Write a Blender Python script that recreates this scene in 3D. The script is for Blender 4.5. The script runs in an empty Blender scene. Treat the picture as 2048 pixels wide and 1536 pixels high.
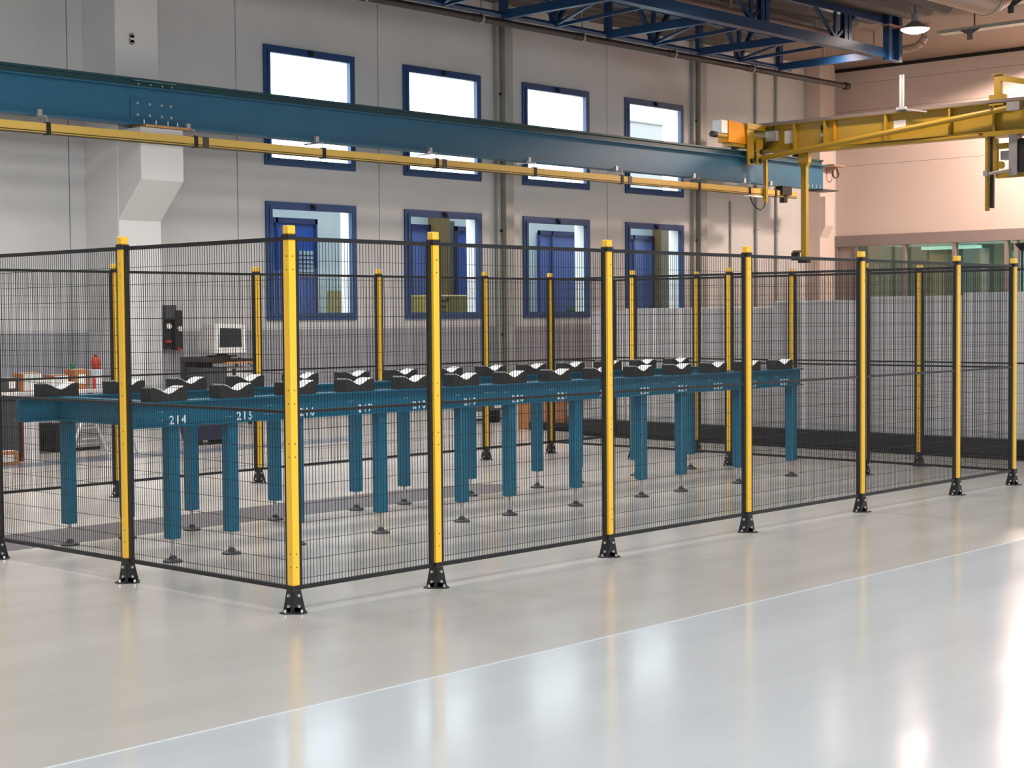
import bpy, bmesh, math, random
from mathutils import Vector, Matrix
random.seed(7)
D = bpy.data
SC = bpy.context.scene
COL = SC.collection
PI = math.pi

def lin(c):
    return tuple(((v/255)/12.92 if v/255 <= .04045 else ((v/255+.055)/1.055)**2.4) for v in c)

# ------------------------------------------------------------------ camera
YAW, PITCH, ROLL = 0.7482, -0.0414, -0.0079
cam = D.cameras.new('camera'); co = D.objects.new('camera', cam); COL.objects.link(co)
cy, sy, cp, sp = math.cos(YAW), math.sin(YAW), math.cos(PITCH), math.sin(PITCH)
fw = Vector((cy*cp, sy*cp, sp)); rt = Vector((sy, -cy, 0)); up = rt.cross(fw)
r2 = math.cos(ROLL)*rt + math.sin(ROLL)*up; u2 = -math.sin(ROLL)*rt + math.cos(ROLL)*up
co.matrix_world = Matrix(((r2.x, u2.x, -fw.x, -5.4615), (r2.y, u2.y, -fw.y, -6.647), (r2.z, u2.z, -fw.z, 1.5471), (0, 0, 0, 1)))
cam.sensor_fit = 'HORIZONTAL'; cam.sensor_width = 36; cam.lens = 3261.98/2048*36
cam.clip_end = 200
SC.camera = co
# ------------------------------------------------------------------ view, world, lights
SC.view_settings.view_transform = 'Standard'; SC.view_settings.look = 'None'
SC.view_settings.gamma = 1; SC.view_settings.exposure = 0.0
SC.view_settings.use_curve_mapping = False
w = D.worlds.new('overcast_sky'); SC.world = w; w.use_nodes = True
bg = w.node_tree.nodes['Background']; bg.inputs[0].default_value = (0.94, 0.98, 1.0, 1); bg.inputs[1].default_value = 7.0

def area(name, loc, rot, sx, sy_, power, col):
    l = D.lights.new(name, 'AREA'); l.shape = 'RECTANGLE'; l.size = sx; l.size_y = sy_; l.energy = power; l.color = col
    o = D.objects.new(name, l); COL.objects.link(o); o.location = loc; o.rotation_euler = rot
    return o
# unseen area lights added under the ceiling over the free floor and mid hall
area('rooflight_glow', (-3.5, -5.0, 7.1), (0, 0, 0), 15, 2.2, 400, (0.92, 0.97, 1.0))
area('rooflight_glow', (8.5, -3.5, 7.1), (0, 0, 0), 12, 2.2, 270, (1.0, 0.98, 0.96))
area('rooflight_glow', (1.5, 4.5, 7.1), (0, 0, 0), 10, 2.2, 330, (1.0, 0.98, 0.96))
# unseen downlights added outside the frame to light walls and floor, without housings
def add_downlight(x, y, z, p, col=(1.0, .975, .95), ang=132, blend=.65):
    l = D.lights.new('high_bay_row', 'SPOT'); l.energy = p; l.color = col; l.spot_size = math.radians(ang); l.spot_blend = blend; l.shadow_soft_size = .45
    o = D.objects.new('high_bay_row', l); COL.objects.link(o); o.location = (x, y, z)
for x in (-7, -1, 5, 11): add_downlight(x, 8.0, 6.9, 1350)
add_downlight(16, 8.2, 7.0, 600, (1, .90, .82))
for x, y, p in ((25.0, 6.6, 450), (25.0, 1.0, 800)): add_downlight(x, y, 6.9, p, (1, .74, .60), 150, .3)
add_downlight(26.3, 7.95, 7.1, 2300, (1, .76, .64), 159, .1)
# unseen fill light added behind the camera in place of daylight
area('gate_glow', (-6.0, -13.7, 3.2), (PI/2, 0, 0), 12, 4.5, 1450, (0.94, 0.98, 1.0))
# daylight in the yard passage behind the lower windows comes from the sky (world)

# ------------------------------------------------------------------ materials
MATS = {}
def mat(name, rgb, rough=.5, metal=0., spec=.5, noise=0., scale=8., emit=None, coat=0., bump=0.):
    if name in MATS: return MATS[name]
    m = D.materials.new(name); m.use_nodes = True
    nt = m.node_tree; b = nt.nodes['Principled BSDF']
    c = lin(rgb) + (1,)
    b.inputs['Base Color'].default_value = c
    b.inputs['Roughness'].default_value = rough; b.inputs['Metallic'].default_value = metal
    b.inputs['Specular IOR Level'].default_value = spec
    b.inputs['Coat Weight'].default_value = coat; b.inputs['Coat Roughness'].default_value = .08
    if noise or bump:
        tc = nt.nodes.new('ShaderNodeTexCoord'); n = nt.nodes.new('ShaderNodeTexNoise'); n.inputs['Scale'].default_value = scale
        n.inputs['Detail'].default_value = 5
        nt.links.new(tc.outputs['Object'], n.inputs['Vector'])
    if noise:
        r = nt.nodes.new('ShaderNodeMix'); r.data_type = 'RGBA'
        r.inputs[6].default_value = tuple(v*(1-noise) for v in c[:3]) + (1,)
        r.inputs[7].default_value = tuple(min(1, v*(1+noise)) for v in c[:3]) + (1,)
        nt.links.new(n.outputs['Fac'], r.inputs[0]); nt.links.new(r.outputs[2], b.inputs['Base Color'])
    if bump:
        bp = nt.nodes.new('ShaderNodeBump'); bp.inputs['Strength'].default_value = bump; bp.inputs['Distance'].default_value = .01
        nt.links.new(n.outputs['Fac'], bp.inputs['Height']); nt.links.new(bp.outputs[0], b.inputs['Normal'])
    if emit:
        b.inputs['Emission Color'].default_value = tuple(emit[:3]) + (1,); b.inputs['Emission Strength'].default_value = emit[3]
    MATS[name] = m
    return m

M_yel = mat('yellow_powder_coat', (236, 184, 54), .38, noise=.06, scale=5)
M_blk = mat('black_powder_coat', (26, 26, 28), .5, noise=.1, scale=30)
M_wire = mat('black_wire', (24, 23, 24), .55)
M_bolt = mat('zinc_bolt', (200, 200, 196), .3, .7)
M_tab = mat('petrol_blue_enamel', (20, 94, 120), .35, noise=.08, scale=4)
M_beam = mat('blue_beam_enamel', (36, 98, 128), .42, noise=.1, scale=3)
M_rail = mat('rail_dark_teal', (30, 72, 78), .45, noise=.2, scale=9)
M_truss = mat('truss_blue', (16, 50, 86), .35, noise=.1, scale=5)
M_win = mat('window_frame_blue', (22, 62, 112), .4, noise=.05, scale=6)
M_cr = mat('crane_yellow', (158, 130, 34), .4, noise=.1, scale=4)
M_rail_y = mat('conductor_yellow', (206, 170, 84), .45, noise=.05, scale=6)
M_or = mat('drive_orange', (206, 136, 10), .6, spec=.25, noise=.05)
M_grey = mat('light_grey_steel', (160, 160, 160), .4, .2, noise=.05)
M_dgrey = mat('dark_grey_steel', (70, 70, 72), .45, .2, noise=.1)
M_galv = mat('galvanised_steel', (158, 158, 150), .45, .15, noise=.25, scale=3)
M_conc = mat('white_column_paint', (206, 205, 204), .7, noise=.03, scale=2, bump=.1)
M_rub = mat('black_rubber_block', (38, 37, 36), .75, noise=.2, scale=40)
M_lin = mat('pale_block_lining', (228, 226, 222), .45, noise=.05, scale=30)
M_foot = mat('grey_rubber_foot', (54, 56, 58), .6)
M_white = mat('white_plastic', (225, 222, 216), .5)
M_paint = mat('white_number_paint', (232, 236, 236), .6)
M_strip = mat('grey_floor_marking', (96, 90, 92), .32, noise=.1, scale=6)
M_strip2 = mat('blue_grey_floor_marking', (104, 108, 122), .32, noise=.1, scale=6)
M_pipe = mat('dark_drain_pipe', (42, 37, 38), .5, noise=.15, scale=3)
M_duct = mat('painted_duct', (154, 130, 118), .4, .1, noise=.06, scale=3)
M_card = mat('brown_cardboard', (176, 116, 72), .8, noise=.1, scale=12)
M_wood = mat('plywood', (196, 128, 70), .6, noise=.15, scale=10)
M_red = mat('red_plastic', (190, 48, 32), .4)
M_green = mat('green_plastic', (20, 120, 70), .4)
M_navy = mat('navy_plastic', (30, 32, 62), .5)
M_screen = mat('crt_glass', (44, 48, 50), .12, spec=.8)
M_chrome = mat('chrome', (240, 240, 240), .3, .35)
M_dark = mat('matt_black', (18, 18, 18), .6)
M_cab = mat('pale_grey_cabinet', (206, 200, 198), .5, noise=.03)
M_ceil = mat('ceiling_paint', (132, 114, 102), .75, noise=.06, scale=1.5)
M_deck = mat('deck_rib', (66, 60, 58), .6, noise=.2, scale=2)
M_plin = mat('black_plinth', (34, 34, 36), .5, noise=.1)
M_part = mat('grey_partition_panel', (208, 206, 207), .42, .1, noise=.05, scale=2)
M_epaint = mat('end_wall_paint', (204, 188, 180), .7, noise=.03, scale=2)
M_fasc = mat('grey_fascia', (134, 122, 120), .5, noise=.05)

def glass_mat(name, tint, rough=.02, mix=.9):
    m = D.materials.new(name); m.use_nodes = True; nt = m.node_tree
    for n in list(nt.nodes): nt.nodes.remove(n)
    out = nt.nodes.new('ShaderNodeOutputMaterial'); tr = nt.nodes.new('ShaderNodeBsdfTransparent'); gl = nt.nodes.new('ShaderNodeBsdfGlossy')
    tr.inputs[0].default_value = tint + (1,); gl.inputs[1].default_value = rough
    mx = nt.nodes.new('ShaderNodeMixShader'); mx.inputs[0].default_value = 1-mix
    nt.links.new(tr.outputs[0], mx.inputs[1]); nt.links.new(gl.outputs[0], mx.inputs[2]); nt.links.new(mx.outputs[0], out.inputs[0])
    return m
M_glass = glass_mat('window_glass', (0.92, 0.97, 1.0), .0, .994)
M_oglass = glass_mat('office_glass', (0.45, 0.55, 0.48), .03, .8)

def wall_mat():
    m = D.materials.new('painted_concrete_panel'); m.use_nodes = True; nt = m.node_tree; b = nt.nodes['Principled BSDF']
    g = nt.nodes.new('ShaderNodeNewGeometry'); s = nt.nodes.new('ShaderNodeSeparateXYZ'); nt.links.new(g.outputs['Position'], s.inputs[0])
    lt = nt.nodes.new('ShaderNodeMath'); lt.operation = 'LESS_THAN'; lt.inputs[1].default_value = 1.365; nt.links.new(s.outputs['Z'], lt.inputs[0])
    n = nt.nodes.new('ShaderNodeTexNoise'); n.inputs['Scale'].default_value = 1.3; n.inputs['Detail'].default_value = 6
    nt.links.new(g.outputs['Position'], n.inputs['Vector'])
    a = nt.nodes.new('ShaderNodeMix'); a.data_type = 'RGBA'; a.inputs[6].default_value = lin((188, 187, 186)) + (1,); a.inputs[7].default_value = lin((202, 201, 200)) + (1,)
    nt.links.new(n.outputs['Fac'], a.inputs[0])
    c = nt.nodes.new('ShaderNodeMix'); c.data_type = 'RGBA'; nt.links.new(lt.outputs[0], c.inputs[0])
    nt.links.new(a.outputs[2], c.inputs[6]); c.inputs[7].default_value = lin((150, 150, 156)) + (1,)
    nt.links.new(c.outputs[2], b.inputs['Base Color']); b.inputs['Roughness'].default_value = .7
    return m
M_wall = wall_mat()

def floor_mat():
    m = D.materials.new('coated_floor'); m.use_nodes = True; nt = m.node_tree; b = nt.nodes['Principled BSDF']
    g = nt.nodes.new('ShaderNodeNewGeometry'); s = nt.nodes.new('ShaderNodeSeparateXYZ'); nt.links.new(g.outputs['Position'], s.inputs[0])
    # wavy trowel noise stretched along the hall
    mp = nt.nodes.new('ShaderNodeMapping'); mp.inputs['Scale'].default_value = (.5, 2.2, 1); nt.links.new(g.outputs['Position'], mp.inputs['Vector'])
    n = nt.nodes.new('ShaderNodeTexNoise'); n.inputs['Scale'].default_value = 1.5; n.inputs['Detail'].default_value = 6; nt.links.new(mp.outputs[0], n.inputs['Vector'])
    lt = nt.nodes.new('ShaderNodeMath'); lt.operation = 'LESS_THAN'; lt.inputs[1].default_value = -1.66; nt.links.new(s.outputs['Y'], lt.inputs[0])
    a = nt.nodes.new('ShaderNodeMix'); a.data_type = 'RGBA'; a.inputs[6].default_value = lin((180, 172, 164)) + (1,); a.inputs[7].default_value = lin((192, 186, 179)) + (1,)
    nt.links.new(n.outputs['Fac'], a.inputs[0])
    f = nt.nodes.new('ShaderNodeMix'); f.data_type = 'RGBA'; f.inputs[6].default_value = lin((186, 187, 188)) + (1,); f.inputs[7].default_value = lin((200, 202, 204)) + (1,)
    nt.links.new(n.outputs['Fac'], f.inputs[0])
    c = nt.nodes.new('ShaderNodeMix'); c.data_type = 'RGBA'; nt.links.new(lt.outputs[0], c.inputs[0])
    nt.links.new(a.outputs[2], c.inputs[6]); nt.links.new(f.outputs[2], c.inputs[7])
    nt.links.new(c.outputs[2], b.inputs['Base Color'])
    rr = nt.nodes.new('ShaderNodeMapRange'); rr.inputs[3].default_value = .10; rr.inputs[4].default_value = .19; nt.links.new(n.outputs['Fac'], rr.inputs[0])
    ad = nt.nodes.new('ShaderNodeMath'); ad.operation = 'MULTIPLY_ADD'; ad.inputs[1].default_value = -.07; ad.inputs[2].default_value = .07
    nt.links.new(lt.outputs[0], ad.inputs[0])
    sm = nt.nodes.new('ShaderNodeMath'); sm.operation = 'ADD'; nt.links.new(rr.outputs[0], sm.inputs[0]); nt.links.new(ad.outputs[0], sm.inputs[1])
    nt.links.new(sm.outputs[0], b.inputs['Roughness']); b.inputs['Specular IOR Level'].default_value = .5
    n2 = nt.nodes.new('ShaderNodeTexNoise'); n2.inputs['Scale'].default_value = 7; n2.inputs['Detail'].default_value = 3; nt.links.new(g.outputs['Position'], n2.inputs['Vector'])
    bp = nt.nodes.new('ShaderNodeBump'); bp.inputs['Strength'].default_value = .10; bp.inputs['Distance'].default_value = .003
    nt.links.new(n2.outputs['Fac'], bp.inputs['Height']); nt.links.new(bp.outputs[0], b.inputs['Normal'])
    return m
M_floor = floor_mat()

# ------------------------------------------------------------------ mesh helpers
class MB:
    def __init__(s): s.v = []; s.f = []
    def box(s, x0, x1, y0, y1, z0, z1):
        if x0 > x1: x0, x1 = x1, x0
        if y0 > y1: y0, y1 = y1, y0
        if z0 > z1: z0, z1 = z1, z0
        i = len(s.v)
        s.v += [(x0,y0,z0),(x1,y0,z0),(x1,y1,z0),(x0,y1,z0),(x0,y0,z1),(x1,y0,z1),(x1,y1,z1),(x0,y1,z1)]
        s.f += [(i,i+3,i+2,i+1),(i+4,i+5,i+6,i+7),(i,i+1,i+5,i+4),(i+1,i+2,i+6,i+5),(i+2,i+3,i+7,i+6),(i+3,i,i+4,i+7)]
        return s
    def prism(s, pts, axis, a, b):
        """polygon pts (2D, CCW seen against the axis) extruded along axis x/y/z from a to b"""
        def P(p, t):
            return {'x': (t, p[0], p[1]), 'y': (p[0], t, p[1]), 'z': (p[0], p[1], t)}[axis]
        i = len(s.v); n = len(pts)
        s.v += [P(p, a) for p in pts] + [P(p, b) for p in pts]
        s.f += [tuple(i+k for k in range(n)), tuple(i+n+k for k in reversed(range(n)))]
        for k in range(n):
            j = (k+1) % n; s.f.append((i+k, i+n+k, i+n+j, i+j))
        return s
    def cyl(s, p, q, r, n=12, r2=None):
        p, q = Vector(p), Vector(q); d = (q-p).normalized(); r2 = r if r2 is None else r2
        a = d.orthogonal().normalized(); b = d.cross(a); i = len(s.v)
        for c, rr in ((p, r), (q, r2)):
            for k in range(n):
                t = 2*PI*k/n; s.v.append(tuple(c + a*math.cos(t)*rr + b*math.sin(t)*rr))
        s.f += [tuple(i+k for k in reversed(range(n))), tuple(i+n+k for k in range(n))]
        for k in range(n):
            j = (k+1) % n; s.f.append((i+k, i+j, i+n+j, i+n+k))
        return s
    def bar(s, p, q, w_, h):
        """rectangular bar from p to q, width w_ sideways, height h up"""
        p, q = Vector(p), Vector(q); d = (q-p).normalized(); z = Vector((0, 0, 1))
        if abs(d.z) > .99: z = Vector((0, 1, 0))
        a = d.cross(z).normalized(); b = a.cross(d); i = len(s.v)
        for c in (p, q):
            for (u, v) in ((-1,-1),(1,-1),(1,1),(-1,1)): s.v.append(tuple(c + a*u*w_/2 + b*v*h/2))
        s.f += [(i,i+1,i+2,i+3),(i+7,i+6,i+5,i+4),(i,i+4,i+5,i+1),(i+1,i+5,i+6,i+2),(i+2,i+6,i+7,i+3),(i+3,i+7,i+4,i)]
        return s
    def lathe(s, c, prof, n=20):
        i = len(s.v); m = len(prof)
        for (r, z) in prof:
            for k in range(n):
                t = 2*PI*k/n; s.v.append((c[0]+r*math.cos(t), c[1]+r*math.sin(t), c[2]+z))
        for j in range(m-1):
            for k in range(n):
                l = (k+1) % n; s.f.append((i+j*n+k, i+j*n+l, i+(j+1)*n+l, i+(j+1)*n+k))
        s.f.append(tuple(i+k for k in reversed(range(n)))); s.f.append(tuple(i+(m-1)*n+k for k in range(n)))
        return s
    def tube(s, pts, r, n=8):
        for a, b in zip(pts[:-1], pts[1:]): s.cyl(a, b, r, n)
        return s
    def mesh(s, name, m, smooth=False, bevel=0):
        me = D.meshes.new(name); me.from_pydata(s.v, [], s.f)
        bm = bmesh.new(); bm.from_mesh(me)
        bmesh.ops.recalc_face_normals(bm, faces=bm.faces[:])
        if bevel: bmesh.ops.bevel(bm, geom=[e for e in bm.edges], offset=bevel, segments=1, affect='EDGES', clamp_overlap=True)
        bm.to_mesh(me); bm.free()
        me.materials.append(m)
        if smooth:
            me.shade_smooth(); 
            try: me.set_sharp_from_angle(angle=math.radians(40))
            except Exception: pass
        return me
    def obj(s, name, m, parent=None, smooth=False, bevel=0, **k):
        o = D.objects.new(name, s.mesh(name, m, smooth, bevel)); COL.objects.link(o)
        if parent is not None: o.parent = parent
        for a, b in k.items(): o[a] = b
        return o
def inst(me, name, parent, loc=(0,0,0), rz=0, **k):
    o = D.objects.new(name, me); COL.objects.link(o); o.parent = parent; o.location = loc; o.rotation_euler = (0, 0, rz)
    for a, b in k.items(): o[a] = b
    return o
def thing(name, label, cat, loc=(0,0,0), rz=0, group=None):
    o = D.objects.new(name, None); COL.objects.link(o); o.location = loc; o.rotation_euler = (0, 0, rz)
    o.empty_display_size = .1
    o['label'] = label; o['category'] = cat
    if group: o['group'] = group
    return o
def tag(o, label, cat, group=None):
    o['label'] = label; o['category'] = cat
    if group: o['group'] = group
    return o
def struct(o): o['kind'] = 'structure'; return o
def sroot(name):
    o = D.objects.new(name, None); COL.objects.link(o); o['kind'] = 'structure'; return o

# ================================================================== SETTING
X0, X1, Y0, Y1, ZC = -12.0, 28.07, -14.0, 14.0, 7.27
struct(MB().box(X0-.3, X1+.3, Y0-.3, Y1+.3, -.2, 0).obj('floor', M_floor))
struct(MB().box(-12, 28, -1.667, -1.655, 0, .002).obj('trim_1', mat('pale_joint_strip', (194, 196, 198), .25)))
# flat grey strips on the floor
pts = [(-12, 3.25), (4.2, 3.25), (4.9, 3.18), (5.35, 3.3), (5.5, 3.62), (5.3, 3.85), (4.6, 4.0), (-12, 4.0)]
struct(MB().prism(pts, 'z', 0, .002).obj('trim_2', M_strip))
struct(MB().box(-6, 8.4, 8.78, 9.22, 0, .002).obj('trim_3', M_strip2))

# left (window) wall: recessed joints, openings cut for eight windows
wl = sroot('wall_left')
joints = [-10.62, -7.6, -4.58, -1.56, 1.46, 4.47, 7.47, 10.48, 13.49, 16.40, 19.60, 22.42, 25.60, 28.07]
WX = [11.015 + 3.045*i for i in range(4)]; WW = 1.92
WZ = ((1.512, 3.42), (3.998, 5.909))
def panel_cut(mb, xa, xb, za, zb, holes, y0, y1):
    xs = sorted({xa, xb} | {v for h in holes for v in h[:2]}); zs = sorted({za, zb} | {v for h in holes for v in h[2:]})
    for i in range(len(xs)-1):
        for j in range(len(zs)-1):
            cx, cz = (xs[i]+xs[i+1])/2, (zs[j]+zs[j+1])/2
            if any(h[0] < cx < h[1] and h[2] < cz < h[3] for h in holes): continue
            mb.box(xs[i], xs[i+1], y0, y1, zs[j], zs[j+1])
for a, b in zip(joints[:-1], joints[1:]):
    holes = [(x, x+WW, z0, z1) for x in WX if a < x+.9 < b for (z0, z1) in WZ]
    mb = MB(); panel_cut(mb, a+.009, b-.009, 0, ZC+.1, holes, Y1, Y1+.28); mb.obj('concrete_panel', M_wall, wl)
m2 = MB(); panel_cut(m2, X0-.3, X1+.5, 0, ZC+.1, [(x-.02, x+WW+.02, z0-.02, z1+.02) for x in WX for (z0, z1) in WZ], Y1+.28, Y1+.34); m2.obj('backing', M_dark, wl)

# windows
def window(n, x, z0, z1):
    r = sroot('window_%d' % n); f = .075
    y0 = Y1-.035
    def frame(xa, xb, za, zb, t, ya, yb):
        return MB().box(xa, xa+t, ya, yb, za, zb).box(xb-t, xb, ya, yb, za, zb).box(xa+t, xb-t, ya, yb, za, za+t).box(xa+t, xb-t, ya, yb, zb-t, zb)
    frame(x, x+WW, z0, z1, f, y0, Y1+.06).obj('window_frame', M_win, r)
    frame(x+f-.01, x+WW-f+.01, z0+f-.01, z1-f+.01, .055, y0-.015, Y1+.03).obj('sash', M_win, r)
    i = f+.045
    MB().box(x+i, x+WW-i, Y1-.004, Y1+.004, z0+i, z1-i).obj('pane', M_glass, r)
    # painted outer reveal
    frame(x, x+WW, z0, z1, .012, Y1+.06, Y1+.36).obj('reveal', M_white, r)
    MB().box(x+WW/2-.035, x+WW/2+.035, y0-.05, y0-.012, z1-.09, z1-.02).box(x+WW/2-.012, x+WW/2+.012, y0-.07, y0-.03, z1-.12, z1-.05).obj('latch', M_dark, r)
n = 1
for (z0, z1) in WZ[::-1]:
    for x in WX: window(n, x, z0, z1); n += 1

# concrete columns with corbels
def column(name, xa, corbel_label):
    r = sroot(name)
    MB().box(xa, xa+.72, 13.17, 14.0, 0, ZC).obj('shaft', M_conc, r, bevel=.012)
    pr = [(13.175, 2.95), (12.60, 3.50), (12.60, 4.225), (13.175, 4.225)]
    MB().prism(pr, 'x', xa+.004, xa+.716).obj('corbel', M_conc, r, bevel=.01)
    return r
c1 = column('trim_4', 7.737, '')
MB().lathe((0, 0, 0), [(.001, 0), (.03, 0), (.03, .03), (.001, .03)], 16).obj('x_tmp', M_dgrey) if False else None
# small oval intercom plate on the column
t = MB()
t.cyl((7.995, 13.17, 5.575), (7.995, 13.14, 5.575), .035, 16).cyl((7.995, 13.17, 5.475), (7.995, 13.14, 5.475), .035, 16).box(7.96, 8.03, 13.14, 13.17, 5.475, 5.575)
o = t.obj('wall_switch', mat('beige_switch', (150, 140, 124), .5), c1)
MB().box(7.962, 8.028, 13.132, 13.142, 5.515, 5.535).obj('switch_bar', M_white, o)
c2 = sroot('trim_5')
MB().box(26.74, 27.35, 13.60, 14.0, 0, ZC).obj('shaft', M_epaint, c2, bevel=.012)
MB().prism([(13.605, 3.28), (13.46, 3.56), (13.46, 4.225), (13.605, 4.225)], 'x', 26.744, 27.10).obj('corbel', M_epaint, c2, bevel=.01)
MB().box(25.0, 26.74, 12.55, 13.98, 4.08, 4.225).obj('beam_seat', M_conc, c2) if False else None

# galvanised channels and conduits on the wall
def channel(name, xa, xb, label):
    t = thing(name, label, 'column', (xa, 14, 0))
    w_ = xb-xa
    MB().box(0, w_, -.16, -.003, 0, ZC-.002).obj('box_section', M_galv, t)
    MB().box(-.15, -.10, -.09, -.003, 0, ZC-.002).obj('side_rail', M_galv, t)
    MB().cyl((-.05, -.05, 0), (-.05, -.05, ZC-.002), .022, 10).obj('pipe', M_grey, t)
    for z in (1.2, 3.1, 5.6): MB().box(-.085, -.015, -.085, -.003, z, z+.04).obj('clip', M_dark, t)
    return t
channel('steel_column', 16.49, 16.70, 'grey galvanised steel column on the wall between second and third windows')
channel('steel_column', 22.49, 22.72, 'grey galvanised steel column on the wall right of the fourth windows')
for x, lab in ((24.70, 'thin pale conduit running up the wall left of the corner column'), (25.50, 'thin pale conduit running up tight beside the corner column')):
    t = thing('conduit', lab, 'pipe', (x, 14, 0))
    MB().cyl((0, -.045, 0), (0, -.045, ZC-.002), .03, 10).obj('pipe', M_grey, t, True)
    for z in (1.5, 3.4, 5.2): MB().box(-.045, .045, -.09, -.002, z, z+.03).obj('clip', M_galv, t)

t = thing('conduit', 'short thin conduit ending below the blue beam, left of two taller conduits', 'pipe', (23.75, 14, 0))
MB().cyl((0, -.03, 0), (0, -.03, 4.0), .022, 10).obj('pipe', M_galv, t, True); MB().box(-.035, .035, -.06, -.002, 2.4, 2.43).obj('clip', M_dark, t)
# end wall: horizontal concrete panels above an office front
wr = sroot('wall_right')
for za, zb in ((3.372, 5.0), (5.0, 6.27), (6.27, 6.90), (6.90, 7.20)):
    for ya, yb in ((-14, -8.4), (-8.4, -2.8), (-2.8, 2.8), (2.8, 8.4), (8.4, 14)):
        MB().box(X1, X1+.25, ya+.001, yb-.001, za+.003, zb-.003).obj('concrete_panel', mat('end_wall_paint', (204, 188, 180), .7, noise=.03, scale=2), wr)
MB().box(X1+.02, X1+.3, -14.3, 14.29, 3.3, ZC+.1).obj('backing', M_dark, wr)
MB().box(X1-.005, X1+.3, 14.001, 14.29, 0, ZC+.1).obj('corner_infill', M_wall, wr)
for ya, yb in ((9.72, 14), (-14, 9.62)):
    MB().box(X1-.05, X1+.02, ya, yb, 7.195, 7.262).obj('ceiling_slot', M_dark, wr)
# office front
of = sroot('trim_6')
MB().box(X1-.06, X1+.2, -14, 14, 3.12, 3.371).obj('fascia', M_fasc, of)
ys = [13.98, 13.45, 12.20, 10.96, 9.72, 9.50, 8.26, 7.02, 5.78, 4.54]
for i, y in enumerate(ys): MB().box(X1-.05, X1+.1, y-.05, y+.02, 0, 3.12).obj('mullion', M_fasc, of)
MB().box(X1-.05, X1+.1, -14, 14, .85, .93).box(X1-.05, X1+.1, -14, 14, 0, .1).obj('rail', M_fasc, of)
MB().box(X1, X1+.06, 13.45, 13.93, .1, 3.12).obj('solid_panel', mat('fascia_infill', (150, 134, 128), .5), of)
MB().box(X1, X1+.06, -14, 13.45, .1, .85).obj('solid_panel', M_fasc, of)
for a, b in zip(ys[1:-1], ys[2:]):
    MB().box(X1+.03, X1+.04, b+.02, a-.05, .93, 3.12).obj('pane', M_oglass, of)
of2 = sroot('trim_7')   # office room behind the glass
MB().box(X1+3.2, X1+3.3, -6, 14, 0, 3.3).obj('office_back_wall', mat('office_wall', (112, 122, 96), .7, noise=.15, scale=1.), of2)
MB().box(X1+.3, X1+3.2, -6, 14, 3.2, 3.3).obj('office_ceiling', M_cab, of2)
MB().box(X1+.3, X1+3.2, 13.97, 14.05, 0, 3.2).obj('office_side_wall', mat('office_wall2', (110, 110, 88), .7), of2)
MB().box(X1+3.1, X1+3.2, 12.9, 13.4, .5, 3.0).obj('curtain', mat('mustard_curtain', (150, 120, 40), .8), of2)
MB().box(X1+3.1, X1+3.2, 11.7, 12.1, .5, 3.0).obj('curtain', MATS['mustard_curtain'], of2)
ol = MB().box(X1+1.5, X1+1.8, 11.2, 12.6, 3.05, 3.12).obj('tube_light', mat('tube_light', (200, 235, 230), .5, emit=(.75, 1, .97, 2.2)), of2)  # glowing strip added for a cyan reflection in the office glass
MB().box(X1+2.9, X1+3.1, 10.2, 11.0, 1.1, 3.0).obj('whiteboard', mat('pale_board', (176, 214, 220), .4), of2)  # pale colour stands in for the larger cyan reflection
area('office_glow', (X1+1.7, 11.5, 2.9), (0, 0, 0), 1.2, 4, 45, (.8, 1, .95))

# ceiling with ribs of the roof deck
ce = sroot('ceiling')
MB().box(X0, 22.9, Y0, Y1+.3, ZC, ZC+.2).obj('roof_deck', mat('dark_deck', (74, 66, 62), .7, noise=.15, scale=2), ce)
MB().box(22.9, X1+.2, Y0, Y1+.3, ZC, ZC+.2).obj('soffit', M_ceil, ce)
rib = MB().prism([(-.10, ZC), (-.06, ZC-.075), (.06, ZC-.075), (.10, ZC)], 'x', X0, 22.9).mesh('deck_rib', M_deck)
for k in range(70):
    y = Y0+.4+k*.4
    if y < 13.9: inst(rib, 'deck_rib', ce, (0, y, 0))
# unseen glowing sheets added under the ceiling with the area lights
for i, (cx, cyy, lx) in enumerate(((-3.5, -5.0, 15), (8.5, -3.5, 12), (1.5, 4.5, 10))):
    MB().box(cx-lx/2-.1, cx+lx/2+.1, cyy-1.2, cyy+1.2, ZC-.09, ZC-.08).obj('rooflight', mat('rooflight_sheet', (240, 244, 248), .5, emit=(.92, .97, 1, 1.4)), ce)
# unseen walls close the hall
wn = sroot('wall_near'); MB().box(X0, X1, Y0-.3, Y0, 0, ZC).obj('wall_skin', M_wall, wn)
MB().box(-12, 0, Y0-.02, Y0+.03, .9, 5.5).obj('gate_glazing', MATS['rooflight_sheet'], wn)  # glowing panel added on the unseen wall behind the camera
wb = sroot('wall_back'); MB().box(X0-.3, X0, Y0, Y1, 0, ZC).obj('wall_skin', M_wall, wb)

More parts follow.
